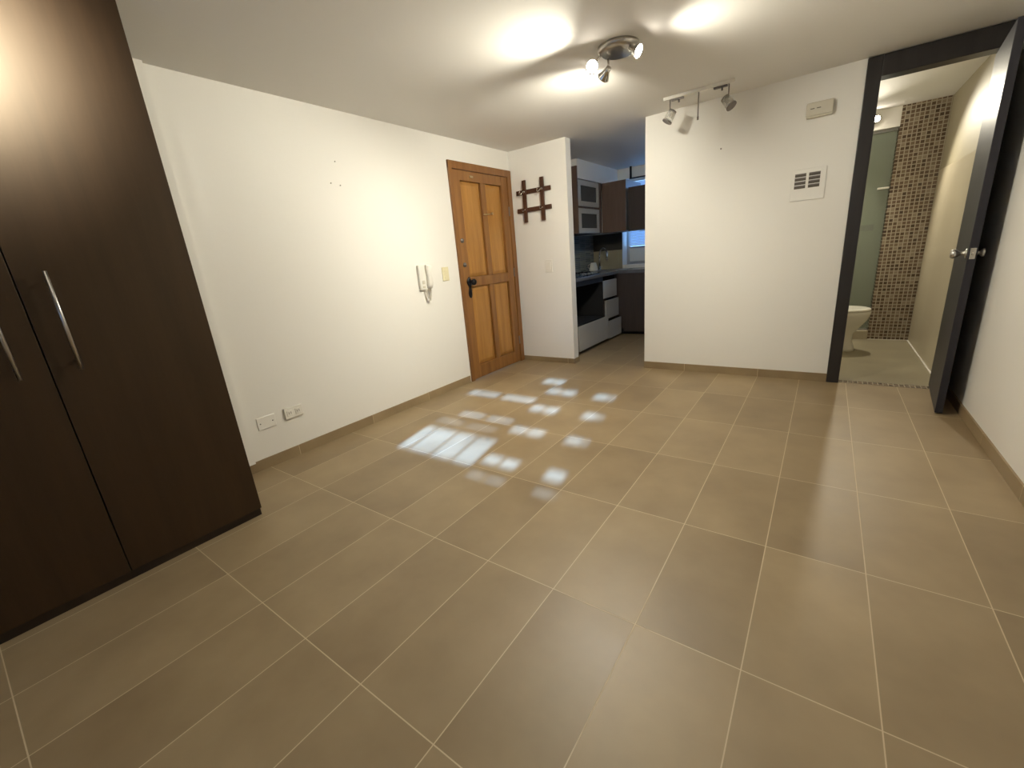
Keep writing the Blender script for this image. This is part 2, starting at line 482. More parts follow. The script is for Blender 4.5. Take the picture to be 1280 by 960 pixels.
for z in (1.62, 0.25, 1.0):
    MB().tube([(0.010, ly1 + 0.001, z - 0.045), (0.010, ly1 + 0.001, z + 0.045)], 0.007, 10).build('hinge', M['dull_metal'], d1)

# ------------------------------------------------------------------ bathroom door: frame and open leaf
d2 = thing('door_2', 'open charcoal bathroom door standing against the right wall', 'door', (3.2, 4.05, 0), kind='structure')
f = MB()
f.box(XJ, 2.945, 3.995, 4.12, 0, H - 0.004, 0.004)
f.box(3.505, W + 0.02, 4.002, 4.12, 0, H - 0.004, 0.004)
f.box(2.945, 3.505, 3.996, 4.119, 2.070, H - 0.004, 0.004)
f.build('door_frame', M['bath_frame'], d2)
hx, hyy = 3.470, 4.098
fx, fy = 3.415, 3.467
dirv = Vector((fx - hx, fy - hyy, 0)).normalized()
nrm = Vector((-dirv.y, dirv.x, 0))   # towards +x
if nrm.x < 0: nrm = -nrm
LL = math.hypot(fx - hx, fy - hyy)
Ml = Matrix(((dirv.x, nrm.x, 0, hx), (dirv.y, nrm.y, 0, hyy), (0, 0, 1, 0), (0, 0, 0, 1)))
lf2 = MB().box(0, LL, 0, 0.036, 0.008, 2.062, 0.003).xform(Ml).build('door_leaf', M['bath_leaf'], d2)
kz = 0.957
s = LL - 0.062
kp = [(0.026, 0), (0.026, 0.004), (0.011, 0.008), (0.009, 0.028), (0.016, 0.034), (0.025, 0.046), (0.026, 0.056), (0.020, 0.066), (0, 0.069)]
MB().lathe(kp, (s, 0, kz), (0, -1, 0), 22).xform(Ml).build('door_knob', M['steel'], lf2)
kp2 = [(0.026, 0), (0.026, 0.003), (0.010, 0.006), (0.009, 0.014), (0.018, 0.018), (0.024, 0.025), (0.022, 0.034), (0, 0.037)]
MB().lathe(kp2, (s, 0.036, kz), (0, 1, 0), 22).xform(Ml).build('door_knob', M['steel'], lf2)
MB().box(LL - 0.001, LL + 0.003, 0.006, 0.030, kz - 0.03, kz + 0.03, 0.001).box(LL + 0.002, LL + 0.012, 0.012, 0.024, kz - 0.008, kz + 0.008, 0.002).xform(Ml).build('latch_plate', M['chrome'], lf2)
for z in (0.25, 1.75):
    MB().tube([(hx + nrm.x * 0.040, hyy + 0.001, z - 0.045), (hx + nrm.x * 0.040, hyy + 0.001, z + 0.045)], 0.006, 10).build('hinge', M['dull_metal'], d2)

# ------------------------------------------------------------------ wardrobe
WXF, WY1 = 0.565, 0.718
wd = thing('wardrobe', 'tall dark brown built-in wardrobe along the left wall', 'wardrobe', (0.28, -0.2, 0))
MB().box(0.012, WXF - 0.022, YB + 0.01, WY1, 0.0, H - 0.004).build('carcass', M['wenge_edge'], wd)
sp = [YB + 0.012, -0.86, -0.332, 0.196, WY1 + 0.002]
for k in range(4):
    dr = MB().box(WXF - 0.020, WXF, sp[k] + 0.002, sp[k + 1] - 0.002, 0.045, H - 0.006, 0.0015).build('door', M['wenge'], wd)
    hy2 = sp[k] + 0.078 if k % 2 == 1 else sp[k + 1] - 0.078
    if k == 3: hy2 = 0.272
    h = MB().tube([(WXF + 0.03, hy2, 0.892), (WXF + 0.03, hy2, 1.240)], 0.006, 12)
    for z in (0.925, 1.207):
        h.tube([(WXF - 0.001, hy2, z), (WXF + 0.03, hy2, z)], 0.005, 10)
    if k == 3 or k == 0:
        h.build('handle', M['steel'], dr)
    else:
        h.build('handle', M['steel'], dr)

# ------------------------------------------------------------------ small things on the left wall
ic = thing('intercom', 'white intercom handset on left wall with a hanging cord', 'intercom', (0, 2.56, 1.05))
MB().box(0, 0.030, 2.492, 2.628, 0.952, 1.158, 0.008).build('base', M['white_plastic'], ic)
hs = MB()
rg = []
for z, x0, x1, hw in [(0.958, .030, .052, .020), (0.985, .030, .066, .027), (1.01, .034, .066, .026), (1.06, .042, .066, .022), (1.10, .034, .068, .026), (1.135, .030, .070, .027), (1.156, .030, .056, .021)]:
    yc = 2.588
    rg.append([(x0, yc - hw, z), (x0, yc + hw, z), ((x0 + x1) / 2, yc + hw * 1.04, z), (x1 - .006, yc + hw * .85, z), (x1, yc + hw * .4, z), (x1, yc - hw * .4, z), (x1 - .006, yc - hw * .85, z), ((x0 + x1) / 2, yc - hw * 1.04, z)])
hs.loft(rg)
hs.build('handset', M['white_plastic'], ic)
MB().box(0.028, 0.0325, 2.515, 2.543, 1.0, 1.03, 0.002).box(0.028, 0.0325, 2.515, 2.543, 0.968, 0.985, 0.002).build('button', M['beige_plastic'], ic)
cp = []
for k in range(121):
    u = k / 120.0
    yy = 2.548 + 0.062 * u + 0.006 * math.cos(u * 2 * PI * 22)
    zz = 0.953 - 0.098 * math.sin(PI * u) + 0.0
    cp.append((0.026 + 0.007 * math.sin(u * 2 * PI * 22), yy, zz))
MB().tube(cp, 0.0034, 6).build('coiled_cord', M['cord'], ic)

sw = thing('light_switch', 'cream light switch beside the wooden door frame', 'light switch', (0, 2.825, 1.06), 'wall switches')
MB().box(0, 0.009, 2.788, 2.868, 1.003, 1.122, 0.003).build('plate', M['cream_plastic'], sw)
for z in (1.090, 1.062, 1.034):
    MB().box(0.008, 0.014, 2.808, 2.848, z - 0.011, z + 0.011, 0.002).build('rocker', M['cream_plastic'], sw)
sw2 = thing('light_switch', 'white light switch below the dark coat rack', 'light switch', (0.415, DA, 1.04), 'wall switches')
MB().box(0.372, 0.458, DA - 0.009, DA, 0.975, 1.102, 0.003).build('plate', M['white_plastic'], sw2)
MB().box(0.390, 0.440, DA - 0.015, DA - 0.008, 1.000, 1.078, 0.003).build('rocker', M['white_plastic'], sw2)

op = thing('wall_outlet', 'blank cover plate nearest the wardrobe, low on left wall', 'outlet', (0, 1.065, 0.29), 'low wall outlets')
MB().box(0, 0.006, 1.010, 1.122, 0.250, 0.330, 0.002).build('plate', M['wall'], op)
for y in (1.028, 1.104):
    MB().lathe([(0.004, 0), (0.004, 0.0015), (0, 0.002)], (0.006, y, 0.29), (1, 0, 0), 10).build('screw', M['dull_metal'], op)
op2 = thing('wall_outlet', 'raised white double socket, low on left wall', 'outlet', (0, 1.24, 0.30), 'low wall outlets')
MB().box(0, 0.014, 1.180, 1.302, 0.264, 0.337, 0.004).build('plate', M['white_plastic'], op2)
for y in (1.213, 1.268):
    s2 = MB().box(0.013, 0.017, y - 0.019, y + 0.019, 0.281, 0.320, 0.003).build('socket', M['white_plastic'], op2)
    MB().box(0.0165, 0.0175, y - 0.008, y - 0.005, 0.295, 0.308).box(0.0165, 0.0175, y + 0.005, y + 0.008, 0.295, 0.308).build('slot', M['slot_dark'], s2)

def nail(loc, axis, label, r=0.004):
    t = MB().lathe([(0.0018, 0), (0.0018, 0.006), (r, 0.006), (r * 0.9, 0.0085), (0, 0.009)], loc, axis, 10).build('nail', M['dull_metal'])
    return tag(t, label, 'nail', 'nails left in the walls')
nail((0, 1.841, 1.734), (1, 0, 0), 'nail on left wall, lower left one of the three')
nail((0, 1.911, 1.725), (1, 0, 0), 'nail on left wall, lower right one of the three')
nail((0, 1.902, 1.873), (1, 0, 0), 'nail on left wall, topmost of the three', 0.0035)
nail((2.012, DB, 1.834), (0, -1, 0), 'single dark nail on far wall below the track light', 0.006)

# ------------------------------------------------------------------ coat rack
cr = thing('coat_rack', 'dark wooden hash-shaped coat rack with chrome hooks', 'coat rack', (0.28, DA, 1.69))
for z in (1.785, 1.612):
    MB().box(0.078, 0.486, DA - 0.018, DA - 0.001, z - 0.022, z + 0.022, 0.003).build('horizontal_slat', M['rack'], cr)
for x in (0.186, 0.398):
    MB().box(x - 0.021, x + 0.021, DA - 0.034, DA - 0.0175, 1.490, 1.895, 0.003).build('vertical_slat', M['rack'], cr)
def hook(x, z, big):
    k = 1.0 if big else 0.6
    y = DA - 0.034
    h = MB().lathe([(0.012 * k, 0), (0.012 * k, 0.004), (0.007 * k, 0.006), (0, 0.006)], (x, y, z), (0, -1, 0), 14)
    pts = []
    for i in range(11):
        a = -PI * 0.05 + PI * 1.05 * i / 10
        pts.append((x - 0.0 - 0.034 * k * (1 - math.cos(a)) / 1.0 * 0.6, y - 0.006 - 0.030 * k * math.sin(a) * 0.9 - 0.012 * k, z - 0.028 * k * math.sin(a) + 0.004))
    h.tube([(x, y, z)] + pts, 0.0045 * k, 8)
    h.lathe([(0.0, -0.008 * k), (0.007 * k, -0.004 * k), (0.008 * k, 0), (0.006 * k, 0.006 * k), (0, 0.008 * k)], pts[-1], (0, -0.4, 1), 10)
    h.build('hook', M['chrome'], cr)
for x in (0.186, 0.398):
    hook(x, 1.785, True)
    hook(x, 1.612, False)

# ------------------------------------------------------------------ far wall: alarm box and vent
ab = thing('alarm_box', 'small beige alarm box high on the far wall', 'alarm', (2.635, DB, 1.96))
MB().box(2.556, 2.712, DB - 0.038, DB, 1.920, 2.005, 0.008).build('housing', M['beige_plastic'], ab)
g = MB()
for x in (2.592, 2.628):
    g.box(x - 0.012, x + 0.012, DB - 0.0395, DB - 0.037, 1.962, 1.967)
g.build('slot', M['slot_dark'], ab)
MB().box(2.560, 2.708, DB - 0.030, DB - 0.003, 1.912, 1.9205, 0.002).build('lower_lip', M['beige_plastic'], ab)
vg = thing('vent_grille', 'square wall vent with two columns of dark slots', 'vent', (2.61, DB, 1.50))
MB().box(2.505, 2.715, DB - 0.0075, DB, 1.375, 1.590, 0.004).build('plate', M['wall'], vg)
for c in (2.560, 2.645):
    for r in range(4):
        z = 1.549 - r * 0.0265
        sl = MB().box(c - 0.034, c + 0.034, DB - 0.0086, DB - 0.0074, z - 0.0105, z + 0.0105).build('slot', M['slot_dark'], vg)
        MB().prism([(c - 0.034, DB - 0.0085), (c + 0.034, DB - 0.0085), (c + 0.034, DB - 0.013), (c - 0.034, DB - 0.013)], z + 0.006, z + 0.0115).build('louvre', M['dull_metal'], sl)

# ------------------------------------------------------------------ ceiling spotlight fixture (lit)
cf = thing('ceiling_spotlight', 'round chrome ceiling spotlight with three lit heads', 'ceiling light', (1.745, 2.56, H))
MB().lathe([(0.0, -0.034), (0.085, -0.034), (0.104, -0.026), (0.108, -0.012), (0.108, 0.0)], (1.745, 2.565, H), (0, 0, 1), 40).build('base_plate', M['steel'], cf)
def head(pos, aim, joint, power, ang, blend=0.6, col=(1.0, 0.94, 0.78), parent=cf, lens_r=0.030, beam=None):
    d = Vector(aim).normalized()
    bd = Vector(beam or aim).normalized()
    p = Vector(pos)
    a = MB().tube([joint, p - d * 0.052 + Vector((0, 0, 0.0))], 0.006, 10)
    a.build('arm', M['chrome'], parent)
    sh = MB().lathe([(0.0, -0.060), (0.014, -0.058), (0.016, -0.035), (0.024, -0.020), (0.033, 0.0), (0.035, 0.004), (0.031, 0.004), (0.029, -0.002), (0, -0.002)], p, d, 24).build('head', M['chrome'], parent)
    MB().lathe([(lens_r - 0.002, -0.0018), (lens_r - 0.002, 0.003), (lens_r * 0.7, 0.006), (0, 0.007)], p, d, 24).build('lens', M['lamp_on'], sh)
    L = bpy.data.lights.new('spot_beam', 'SPOT')
    L.energy = power
    L.color = col
    L.spot_size = math.radians(ang)
    L.spot_blend = blend
    L.shadow_soft_size = 0.028
    o = bpy.data.objects.new('spot_beam', L)
    COL.objects.link(o)
    o.location = p + d * 0.014
    o.rotation_euler = bd.to_track_quat('-Z', 'Y').to_euler()
    o.parent = parent
    o.matrix_parent_inverse = world(parent).inverted()
    return o
P_SPOT = 60.0
head((1.635, 2.470, 2.105), (0.25, -1.0, -0.62), (1.665, 2.525, H - 0.030), P_SPOT * 1.95, 148, 0.8, beam=(-0.50, -0.72, -0.66))
head((1.872, 2.520, 2.120), (0.85, -0.10, -0.55), (1.815, 2.565, H - 0.030), P_SPOT * 1.08, 146, 0.8, beam=(0.78, 0.20, -0.66))
head((1.645, 2.600, 2.085), (-0.80, 0.50, -0.50), (1.675, 2.595, H - 0.030), P_SPOT * 1.25, 150, 0.72, beam=(-0.62, 0.58, -0.60))

# second spotlight fixture, overhead in front of the wardrobe (seen mirrored in its glossy door)
c2 = thing('ceiling_spotlight', 'single-head ceiling spotlight aimed at the wardrobe doors', 'ceiling light', (1.43, 0.26, H))
MB().lathe([(0.0, -0.030), (0.050, -0.030), (0.060, -0.022), (0.062, 0.0)], (1.45, 0.26, H), (0, 0, 1), 32).build('base_plate', M['steel'], c2)
head((1.35, 0.300, 2.120), (-1.0, -0.12, -0.22), (1.43, 0.275, H - 0.028), 135.0, 78, 1.0, parent=c2)

# ------------------------------------------------------------------ track light (unlit)
tk = thing('track_light', 'unlit white track light with hanging glass cup heads', 'ceiling light', (1.9, 3.66, H))
TYY = 3.66
MB().box(1.665, 2.145, TYY - 0.018, TYY + 0.018, H - 0.022, H, 0.003).build('track', M['white_plastic'], tk)
for x in (1.765, 2.055):
    MB().box(x - 0.045, x + 0.045, TYY - 0.012, TYY + 0.012, H - 0.034, H - 0.022, 0.003).tube([(x + 0.01, TYY, H - 0.034), (x + 0.01, TYY, H - 0.052)], 0.006, 10).build('connector', M['dull_metal'], tk)
def cup(x, z, lean):
    d = Vector((lean, -0.25, -1.0)).normalized()
    o = Vector((x, TYY, z))
    MB().tube([(x, TYY, H - 0.022), (x, TYY, z + 0.036)], 0.0038, 8).build('stem', M['dull_metal'], tk)
    c = MB().lathe([(0.0, -0.040), (0.020, -0.040), (0.030, -0.032), (0.033, 0.0), (0.034, 0.040), (0.031, 0.040), (0.030, 0.0), (0.027, -0.028), (0.0, -0.034)], o, d, 24).build('glass_cup', M['cup_glass'], tk)
    MB().lathe([(0.034, 0.034), (0.0365, 0.034), (0.0365, 0.043), (0.034, 0.043)], o, d, 24).lathe([(0.012, -0.046), (0.029, -0.040), (0.029, -0.032), (0.012, -0.030)], o, d, 24).build('metal_ring', M['dull_metal'], c)
    MB().lathe([(0.0, -0.036), (0.010, -0.034), (0.012, -0.010), (0.007, 0.006), (0, 0.010)], o, d, 14).build('bulb', M['beige_plastic'], c)
cup(1.712, 2.066, -0.55)
cup(2.108, 2.062, 0.75)
MB().tube([(1.911, TYY, H - 0.022), (1.911, TYY, 2.012)], 0.0040, 8).lathe([(0, -0.012), (0.007, -0.010), (0.007, 0.010), (0, 0.012)], (1.911, TYY, 2.008), (0, 0, 1), 12).build('stem', M['dull_metal'], tk)

# ------------------------------------------------------------------ kitchen
CT = 0.870
# glass-front wall cabinet
wc = thing('wall_cabinet', 'wall cabinet with two white-framed dark glass flaps', 'cabinet', (0.1, 5.25, 1.365), 'kitchen wall cabinets')
MB().box(KL + 0.003, 0.278, 4.925, 5.585, 1.368, 1.980).build('carcass', M['brown_lam'], wc)
MB().box(0.281, 0.297, 5.518, 5.585, 1.368, 1.980).build('filler_strip', M['brown_lam'], wc)
MB().box(KL + 0.003, 0.298, 4.902, 4.924, 1.366, 2.118, 0.001).build('side_panel', M['brown_lam'], wc)
for z0, z1 in ((1.372, 1.658), (1.682, 1.974)):
    y0, y1, fw = 4.930, 5.515, 0.068
    fl = MB()
    fl.box(0.280, 0.298, y0, y0 + fw, z0, z1, 0.001).box(0.280, 0.298, y1 - fw, y1, z0, z1, 0.001)
    fl.box(0.280, 0.2978, y0 + fw, y1 - fw, z0, z0 + fw * 0.85, 0.001).box(0.280, 0.2978, y0 + fw, y1 - fw, z1 - fw * 0.85, z1, 0.001)
    d = fl.build('flap_door', M['white_lam'], wc)
    MB().box(0.284, 0.291, y0 + fw, y1 - fw, z0 + fw * 0.85, z1 - fw * 0.85).build('pane', M['cab_glass'], d)
# brown wall cabinet facing the opening
wb = thing('wall_cabinet', 'plain brown wall cabinet beside the glass-front flaps', 'cabinet', (0.46, 5.88, 1.365), 'kitchen wall cabinets')
MB().box(0.302, 0.622, 5.622, KB - 0.002, 1.368, 1.975).build('carcass', M['brown_lam'], wb)
MB().box(0.302, 0.624, 5.600, 5.620, 1.366, 1.977, 0.0015).build('door', M['brown_lam'], wb)
MB().box(0.6225, 0.628, 5.602, KB - 0.002, 1.368, 1.976).build('lit_edge_strip', M['alu'], wb)  # pale grey strip stands in for daylight along the cabinet edge
wk = thing('wall_cabinet', 'very dark wall cabinet in front of the kitchen window', 'cabinet', (0.95, 5.9, 1.36), 'kitchen wall cabinets')
MB().box(0.640, 1.24, 5.672, KB - 0.002, 1.362, 1.882).build('carcass', M['dark_lam'], wk)
for x0, x1 in ((0.640, 0.938), (0.942, 1.24)):
    MB().box(x0, x1, 5.650, 5.670, 1.360, 1.884, 0.0015).build('door', M['dark_lam'], wk)

# worktop
wt = thing('worktop', 'grey stone kitchen worktop with an inset sink', 'worktop', (0.2, 5.2, CT - 0.04))
MB().box(KL + 0.012, 0.525, 4.075, 5.578, CT - 0.04, CT, 0.003).box(KL + 0.012, 1.60, 5.578, KB - 0.012, CT - 0.04, CT, 0.003).build('slab', M['counter'], wt)
sk = MB()
sk.box(0.10, 0.56, 5.66, 5.685, CT, CT + 0.005, 0.001).box(0.10, 0.56, 5.985, 6.01, CT, CT + 0.005, 0.001)
sk.box(0.10, 0.125, 5.685, 5.985, CT, CT + 0.005, 0.001).box(0.535, 0.56, 5.685, 5.985, CT, CT + 0.005, 0.001)
sk.box(0.125, 0.535, 5.685, 5.985, CT + 0.0002, CT + 0.0012)
sk.build('sink_rim', M['steel'], wt)

# oven housing cabinet with the open drawer
oc = thing('base_cabinet', 'base cabinet with empty oven space above an open white drawer', 'cabinet', (0.2, 4.7, 0), 'kitchen base cabinets')
c = MB()
c.box(KL + 0.012, 0.495, 4.078, 4.300, 0.09, CT - 0.042)
c.box(KL + 0.012, 0.495, 5.118, 5.136, 0.09, CT - 0.042)
c.box(KL + 0.012, KL + 0.03, 4.300, 5.118, 0.09, CT - 0.042)
c.box(KL + 0.012, 0.495, 4.300, 5.118, 0.315, 0.333)
c.box(KL + 0.012, 0.495, 4.300, 5.118, 0.09, 0.108)
c.box(0.470, 0.495, 4.300, 5.118, 0.770, CT - 0.042)
c.build('carcass', M['black_void'], oc)
MB().box(KL + 0.06, 0.43, 4.085, 5.136, 0.0, 0.089).build('plinth', M['black_void'], oc)
df = MB().box(0.545, 0.563, 4.297, 5.128, 0.045, 0.334, 0.002).build('drawer', M['white_lam'], oc)
MB().box(0.12, 0.544, 4.312, 4.328, 0.112, 0.295).box(0.12, 0.544, 5.092, 5.108, 0.112, 0.295).box(0.12, 0.135, 4.328, 5.092, 0.112, 0.295).box(0.12, 0.544, 4.328, 5.092, 0.112, 0.122).build('drawer_box', M['white_lam'], df)

# three-drawer cabinet
dc = thing('base_cabinet', 'base cabinet with three white drawers pulled out like steps', 'cabinet', (0.2, 5.36, 0), 'kitchen base cabinets')
c = MB()
c.box(KL + 0.012, 0.478, 5.140, 5.156, 0.09, CT - 0.042).box(KL + 0.012, 0.478, 5.562, 5.578, 0.09, CT - 0.042).box(KL + 0.012, KL + 0.03, 5.156, 5.562, 0.09, CT - 0.042)
c.build('carcass', M['dark_lam'], dc)
MB().box(KL + 0.06, 0.42, 5.138, 5.575, 0.0, 0.089).build('plinth', M['black_void'], dc)
for z0, z1, xf in ((0.550, 0.772, 0.500), (0.285, 0.522, 0.526), (0.030, 0.258, 0.560)):
    d = MB().box(xf - 0.018, xf, 5.142, 5.574, z0, z1, 0.002).build('drawer', M['white_lam'], dc)
    b0 = max(z0 + 0.03, 0.115)
    MB().box(0.02, xf - 0.019, 5.160, 5.172, b0, z1 - 0.05).box(0.02, xf - 0.019, 5.545, 5.557, b0, z1 - 0.05).box(0.02, xf - 0.019, 5.172, 5.545, b0, b0 + 0.01).build('drawer_box', M['dark_lam'], d)

# dark base cabinet on the far run
db = thing('base_cabinet', 'plain dark brown base cabinet in the kitchen corner', 'cabinet', (1.05, 5.88, 0), 'kitchen base cabinets')
MB().box(KL + 0.012, 1.595, 5.624, KB - 0.012, 0.08, CT - 0.042).build('carcass', M['dark_lam'], db)
MB().box(KL + 0.012, 1.595, 5.68, KB - 0.012, 0.0, 0.079).build('plinth', M['black_void'], db)
for x0, x1 in ((0.582, 1.087), (1.091, 1.595)):
    MB().box(x0, x1, 5.602, 5.622, 0.05, CT - 0.045, 0.0015).build('door', M['dark_lam'], db)

# cooktop
ck = thing('cooktop', 'black glass gas cooktop on the kitchen worktop', 'cooktop', (0.21, 4.85, CT))
MB().box(-0.02, 0.45, 4.52, 5.14, CT + 0.0005, CT + 0.008, 0.003).build('glass_plate', M['black_glass'], ck)
for x, y, r in ((0.10, 4.68, 0.045), (0.10, 4.98, 0.035), (0.30, 4.68, 0.035), (0.30, 4.98, 0.045)):
    MB().lathe([(r, 0), (r, 0.010), (r * 0.7, 0.018), (0, 0.018)], (x, y, CT + 0.008), (0, 0, 1), 18).build('burner', M['steel'], ck)
    gr = MB()
    for k in range(4):
        a = PI / 4 + k * PI / 2
        gr.tube([(x + 0.02 * math.cos(a), y + 0.02 * math.sin(a), CT + 0.034), (x + 0.095 * math.cos(a), y + 0.095 * math.sin(a), CT + 0.034), (x + 0.10 * math.cos(a), y + 0.10 * math.sin(a), CT + 0.008)], 0.005, 6)
    gr.tube([(x + 0.075 * math.cos(2 * PI * k / 20), y + 0.075 * math.sin(2 * PI * k / 20), CT + 0.032) for k in range(21)], 0.004, 6)
    gr.build('grate', M['iron'], ck)
for y in (4.70, 4.78, 4.88, 4.96):
    MB().lathe([(0.016, 0), (0.015, 0.016), (0.012, 0.020), (0, 0.020)], (0.425, y, CT + 0.008), (0, 0, 1), 16).build('knob', M['steel'], ck)

# faucet and container
fa = thing('kitchen_faucet', 'chrome gooseneck faucet over the kitchen sink', 'faucet', (0.10, 6.03, CT))
MB().lathe([(0.026, 0.0006), (0.026, 0.008), (0.018, 0.016), (0.016, 0.05), (0.013, 0.055)], (0.075, 5.99, CT), (0, 0, 1), 18).build('base', M['chrome'], fa)
pts = [(0.075, 5.99, CT + 0.05), (0.075, 5.99, CT + 0.20)]
for k in range(1, 13):
    a = PI * k / 12
    pts.append((0.075 + 0.075 * (1 - math.cos(a)), 5.99 - 0.055 * (1 - math.cos(a)) * 0.7, CT + 0.20 + 0.105 * math.sin(a)))
pts.append((pts[-1][0], pts[-1][1], CT + 0.135))
MB().tube(pts, 0.011, 12).build('spout', M['chrome'], fa)
MB().tube([(0.075, 5.974, CT + 0.03), (0.13, 5.95, CT + 0.05)], [0.006, 0.004], 8).build('lever', M['chrome'], fa)
ct = thing('jug', 'small pale jug standing under the kitchen faucet', 'jug', (0.035, 5.86, CT + 0.0008))
jo = (0.035, 5.86, CT + 0.0008)
MB().lathe([(0.0, 0), (0.062, 0), (0.066, 0.012), (0.056, 0.06), (0.043, 0.105), (0.040, 0.118), (0.036, 0.118), (0.039, 0.104), (0.050, 0.06), (0, 0.02)], jo, (0, 0, 1), 24).build('body', M['ceramic'], ct)
MB().tube([(jo[0] - 0.05, jo[1] - 0.0, jo[2] + 0.03), (jo[0] - 0.085, jo[1], jo[2] + 0.05), (jo[0] - 0.082, jo[1], jo[2] + 0.085), (jo[0] - 0.042, jo[1], jo[2] + 0.10)], 0.006, 8).build('handle', M['ceramic'], ct)

# backsplashes
struct('trim_backsplash_strips', MB().box(KL, KL + 0.008, 4.075, KB - 0.002, CT + 0.0005, 1.366), M['strip_tile'], 'grey-green strip tile backsplash on the kitchen side wall', 'backsplash')
struct('trim_backsplash_beige', MB().box(KL + 0.010, KWX0 - 0.002, KB - 0.010, KB, CT + 0.0005, 1.135), M['beige_tile'], 'beige backsplash left of the kitchen window', 'backsplash')
struct('trim_backsplash_dark', MB().box(KL + 0.010, KWX0 - 0.002, KB - 0.010, KB, 1.135, 1.366), M['brown_band'], 'dark band above the beige backsplash', 'backsplash')  # darker upper band of the far backsplash

# kitchen window with blind
kw = thing('window_2', 'kitchen window with a pale slatted blind', 'window', (1.05, KB + 0.2, KWZ0), kind='structure')
f = MB()
y0, y1 = KB + 0.17, KB + 0.22
f.box(KWX0, KWX0 + 0.04, y0, y1, KWZ0, KWZ1, 0.003).box(KWX1 - 0.04, KWX1, y0, y1, KWZ0, KWZ1, 0.003)
f.box(KWX0 + 0.04, KWX1 - 0.04, y0, y1, KWZ0, KWZ0 + 0.04, 0.003).box(KWX0 + 0.04, KWX1 - 0.04, y0, y1, KWZ1 - 0.04, KWZ1, 0.003)
f.box(1.03, 1.07, y0, y1, KWZ0 + 0.04, KWZ1 - 0.04, 0.003).box(KWX0 + 0.04, KWX1 - 0.04, y0 + 0.002, y1 - 0.002, 1.14, 1.165, 0.003)
f.build('window_frame', M['alu'], kw)
MB().box(KWX0 + 0.04, KWX1 - 0.04, KB + 0.193, KB + 0.197, 1.165, KWZ1 - 0.04).build('window_pane', M['window_glass'], kw)
MB().box(KWX0 + 0.04, KWX1 - 0.04, KB + 0.185, KB + 0.20, KWZ0 + 0.04, 1.14).build('lower_pane', M['frosted'], kw)
BX1 = 1.09
bl = thing('window_blind', 'pale blue horizontal slatted blind in the kitchen window', 'blind', (1.05, KB + 0.12, 1.17))
MB().box(KWX0 + 0.045, BX1, KB + 0.10, KB + 0.14, KWZ1 - 0.035, KWZ1, 0.003).build('head_rail', M['white_plastic'], bl)
for k in range(38):
    z = 1.180 + k * 0.0222
    s = MB().box(KWX0 + 0.045, BX1, -0.013, 0.013, -0.0008, 0.0008)
    s.xform(Matrix.Translation((0, KB + 0.12, z)) @ Matrix.Rotation(math.radians(-48), 4, 'X'))
    s.build('slat', M['blind'], bl)
for x in (0.56, 0.78, 1.02):
    MB().tube([(x, KB + 0.12, 1.17), (x, KB + 0.12, KWZ1 - 0.03)], 0.0012, 6).build('ladder_cord', M['cord'], bl)
rd = thing('curtain_rod', 'dark rod hung from the kitchen ceiling before the window', 'rod', (1.1, 6.08, 2.04))
MB().tube([(0.50, 6.08, 2.045), (1.75, 6.08, 2.045)], 0.009, 12).build('rod', M['iron'], rd)
for x in (0.515, 1.70):
    MB().box(x - 0.012, x + 0.012, 6.068, 6.092, 2.045, H, 0.002).build('bracket', M['iron'], rd)

# ------------------------------------------------------------------ bathroom
tl = thing('toilet', 'white ceramic toilet seen past the left bathroom jamb', 'toilet', (2.8, 5.20, 0))
TC = 5.20
def ell(cx, rx, ry, z, n=32, e=2.0):
    out = []
    for k in range(n):
        a = 2 * PI * k / n
        ca, sa = math.cos(a), math.sin(a)
        out.append((cx + rx * math.copysign(abs(ca) ** (2 / e), ca), TC + ry * math.copysign(abs(sa) ** (2 / e), sa), z))
    return out
b = MB().loft([ell(2.86, 0.225, 0.115, 0.0, e=2.6), ell(2.86, 0.222, 0.112, 0.03, e=2.6), ell(2.855, 0.20, 0.095, 0.10, e=2.4), ell(2.86, 0.20, 0.10, 0.17, e=2.3), ell(2.885, 0.225, 0.13, 0.24),
               ell(2.905, 0.245, 0.16, 0.30), ell(2.915, 0.255, 0.178, 0.355), ell(2.915, 0.258, 0.182, 0.385), ell(2.915, 0.25, 0.175, 0.39), ell(2.915, 0.19, 0.125, 0.388), ell(2.91, 0.15, 0.10, 0.30)])
b.build('bowl', M['ceramic'], tl)
st = MB().loft([ell(2.905, 0.262, 0.184, 0.391), ell(2.905, 0.266, 0.188, 0.398), ell(2.905, 0.262, 0.184, 0.412), ell(2.905, 0.24, 0.165, 0.418)])
st.build('seat_lid', M['ceramic'], tl)
MB().box(BL + 0.004, 2.60, TC - 0.20, TC + 0.20, 0.36, 0.74, 0.025, 3).build('tank', M['ceramic'], tl)
MB().box(BL + 0.002, 2.61, TC - 0.21, TC + 0.21, 0.742, 0.775, 0.010, 3).build('tank_lid', M['ceramic'], tl)
MB().box(2.59, 2.70, TC - 0.09, TC + 0.09, 0.20, 0.38, 0.02, 3).build('outlet_neck', M['ceramic'], tl)

